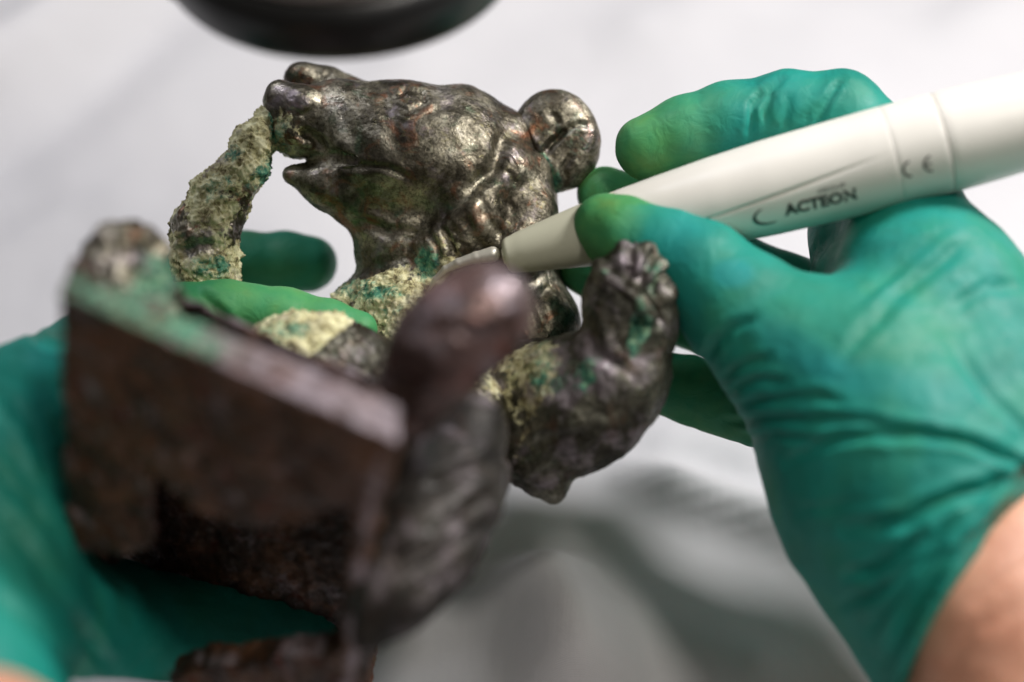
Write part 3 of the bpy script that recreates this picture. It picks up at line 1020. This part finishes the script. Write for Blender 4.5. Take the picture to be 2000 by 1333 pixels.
def seg_prof(x0, x1, n, bev=0.04):
    xs = np.linspace(x0, x1, n)
    pr = [(t_of(x), r_at(x)) for x in xs]
    (t0, r0), (t1, r1) = pr[0], pr[-1]
    return [(t0, r0 - bev), (t0 + bev * .3, r0 - bev * .3), (t0 + bev, r0)] + [p for p in pr if t0 + bev < p[0] < t1 - bev] + [(t1 - bev, r1), (t1 - bev * .3, r1 - bev * .3), (t1, r1 - bev)]


# nose cone with a rounded front
pr = seg_prof(1000, 1215, 14, 0.02)
t0 = pr[2][0]; r0 = pr[2][1]
front = [(t0 - 0.20 * math.cos(a) , r0 - 0.16 * (1 - math.sin(a))) for a in np.linspace(0.0, math.pi / 2, 10)]
front = [(t0 - 0.21, r0 * 0.35), ] + front
V, F = lathe(front + pr[3:])
make_mesh("nose_cone", V, F, pen, mat=M_NOSE, label="greenish ivory front cone")


def facet(t, a):
    """flat thumb rest along the lower side of the shell, ending in a shallow edge"""
    ta, tb = t_of(1290), t_of(1730)
    if not ta < t < tb: return 0
    e = math.sin(math.pi * (t - ta) / (tb - ta)) ** 0.35 * min(1.0, (tb - t) / (tb - ta) * 2.2)
    edge = -0.33 + 0.50 * (t - ta) / (tb - ta) - 0.08
    w = (a + math.pi) % (2 * math.pi) - math.pi
    d = w - edge
    s_ = -0.055 * e * math.exp(-((d + 0.02) / 0.045) ** 2) if d < 0 else -0.055 * e * math.exp(-((d + 0.02) / 0.02) ** 2)
    if d < 0:
        s_ -= 0.02 * e * max(0, 1 + d / 0.8)
    return s_


V, F = lathe(seg_prof(1216, 1738, 70, 0.003), seg=360, tweak=facet)
make_mesh("shell", V, F, pen, mat=M_SHELL)
V, F = lathe(seg_prof(1738.6, 1836, 10, 0.003))
make_mesh("collar", V, F, pen, mat=M_SHELL)
V, F = lathe(seg_prof(1838, 2600, 40, 0.02))
make_mesh("cable_sleeve", V, F, pen, mat=M_SHELL)
# hexagonal nut, washer and curved tip
ta, tb = t_of(950) - .10, t_of(985)
V, F = lathe([(ta, 0.22), (ta + 0.07, 0.29), (tb - 0.02, 0.29), (tb + 0.03, 0.26)], seg=6)
make_mesh("hex_nut", V, F, pen, mat=M_STEEL, smooth=False)
V, F = lathe([(tb + .03, 0.20), (tb + 0.22, 0.20)], seg=32)
make_mesh("tip_stem", V, F, pen, mat=M_STEEL)
f = Field((-3.2, 0.2, -41), (0.2, 4.0, -37.5), 0.022)
f.chain([(962, 497, 38.62, 15), (930, 503, 38.65, 11), (895, 514, 38.7, 9), (870, 526, 38.8, 7), (850, 545, 38.9, 5), (838, 566, 39.1, 3)], 0.05)
V, Q = f.mesh(); Q = orient(V, Q.astype(np.int64))
make_mesh("tip", V, Q, pen, mat=M_STEEL)


def on_shell(u, v, x0, ang0, lift=0.006):
    """wrap flat lettering (cm) round the shell"""
    t = t_of(x0) + u
    xx = px((PA + PX * t)[None])[0, 0]
    r = r_at(xx)
    a = ang0 + v / r
    return PA + PX * t + (PU * math.cos(a) + PV * math.sin(a)) * (r + lift)


def lettering(name, text, size, x0, ang0, bold=0.02, stretch=1.0, parent=None, lift=0.006):
    cu = bpy.data.curves.new(name, 'FONT')
    cu.body = text
    cu.size = size
    cu.offset = bold * size
    cu.resolution_u = 3
    o = bpy.data.objects.new(name, cu)
    COL.objects.link(o)
    dg = bpy.context.evaluated_depsgraph_get()
    e = o.evaluated_get(dg).to_mesh()
    V = np.array([v.co[:] for v in e.vertices]); F = [tuple(p.vertices) for p in e.polygons]
    bpy.data.objects.remove(o)
    V = np.array([on_shell(v[0] * stretch, v[1], x0, ang0, lift) for v in V])
    return make_mesh(name, V, F, parent or pen, mat=M_INK, smooth=False)


def strip(name, pts, widths, x0, ang0, lift=0.006):
    pts = np.array(pts, float)
    d = np.gradient(pts, axis=0); d /= np.linalg.norm(d, axis=1)[:, None]
    nn = np.stack([-d[:, 1], d[:, 0]], 1)
    A = pts + nn * np.array(widths)[:, None] / 2; B = pts - nn * np.array(widths)[:, None] / 2
    V = [on_shell(*p, x0, ang0, lift) for p in A] + [on_shell(*p, x0, ang0, lift) for p in B]
    n = len(pts)
    F = [(i, i + 1, n + i + 1, n + i) for i in range(n - 1)]
    return make_mesh(name, np.array(V), F, pen, mat=M_INK, smooth=False)


lettering("lettering", "ACTEON", 0.45, 1518, -0.68, 0.045, 1.0)
lettering("lettering", "GROUP", 0.17, 1583, -0.36, 0.0, 1.25)
# crescent before the name
th = np.linspace(math.radians(110), math.radians(300), 24)
pts = [(0.36 + 0.33 * math.cos(a) * 1.1, 0.13 + 0.25 * math.sin(a)) for a in th]
wd = [0.02 + 0.075 * math.sin(math.pi * i / 23) for i in range(24)]
strip("crescent_logo", pts, wd, 1460, -0.70)
# conformity mark: two open half rings, the second with a bar
for dx in (0.0, 0.52):
    th = np.linspace(math.radians(95), math.radians(265), 16)
    strip("conformity_mark", [(dx + 0.2 + 0.2 * math.cos(a), 0.18 + 0.2 * math.sin(a)) for a in th], [0.055] * 16, 1745, -0.47)
strip("conformity_mark", [(0.55, 0.18), (0.70, 0.18)], [0.05, 0.05], 1745, -0.47)

# ------------------------------------------------------------------ microscope objective above
M_BLACK = plain("black_anodised_ring", (0.012, 0.012, 0.012), 0.35, 0.0, var=0.2, scale=60)
M_WHITE = plain("white_enamel_housing", (0.62, 0.58, 0.55), 0.4, var=0.03, scale=40)
M_PIN = plain("black_screw", (0.006, 0.006, 0.006), 0.3, 0.3)


def build_scope():
    Dm = 34.5
    c = w_of(P(672, -94, Dm))
    e = empty("microscope_head", c, "black rimmed white microscope head hanging over the bear's snout", "microscope")
    r = 348 * SC * Dm / 100

    def lat(name, prof, mat):
        seg = 128
        V = []; F = []
        for z, rr in prof:
            for k in range(seg):
                a = 2 * math.pi * k / seg
                V.append((c[0] + rr * math.cos(a), c[1] + rr * math.sin(a), c[2] + z))
        for i in range(len(prof) - 1):
            for k in range(seg):
                a, b = i * seg + k, i * seg + (k + 1) % seg
                F.append((a, b, b + seg, a + seg))
        Vc = (np.array(V) - CAM) @ R3 * 100
        return make_mesh(name, Vc, F, e, mat=mat)

    lat("rim_ring", [(0.004, r * .78), (0.0, r * .80), (-0.001, r * .97), (0.001, r), (0.008, r), (0.0125, r * .965), (0.013, r * .90)], M_BLACK)
    lat("housing", [(0.0125, r * .80), (0.0128, r * .93), (0.016, r * .95), (0.06, r * .95), (0.075, r * .90), (0.16, r * .86), (0.165, r * 0.80), (0.165, 0.0)], M_WHITE)
    lens = plain("objective_glass", (0.05, 0.06, 0.08), 0.05)
    lat("lens", [(0.008, r * .79), (0.007, r * .5), (0.006, 0.001)], lens)
    # clamp screw on the ring
    a0 = math.radians(213)
    V = []; F = []
    n = 24
    for j, (h, rr) in enumerate(((-0.002, .0036), (0.0015, .0036), (0.002, .003), (0.0005, .0018))):
        for k in range(n):
            b = 2 * math.pi * k / n
            V.append((c[0] + (r + h) * math.cos(a0) - rr * math.cos(b) * math.sin(a0), c[1] + (r + h) * math.sin(a0) + rr * math.cos(b) * math.cos(a0), c[2] + 0.007 + rr * math.sin(b)))
    for j in range(3):
        for k in range(n):
            a, b = j * n + k, j * n + (k + 1) % n
            F.append((a, b, b + n, a + n))
    F.append(tuple(range(3 * n, 4 * n)))
    make_mesh("clamp_screw", (np.array(V) - CAM) @ R3 * 100, F, e, mat=M_PIN)


build_scope()
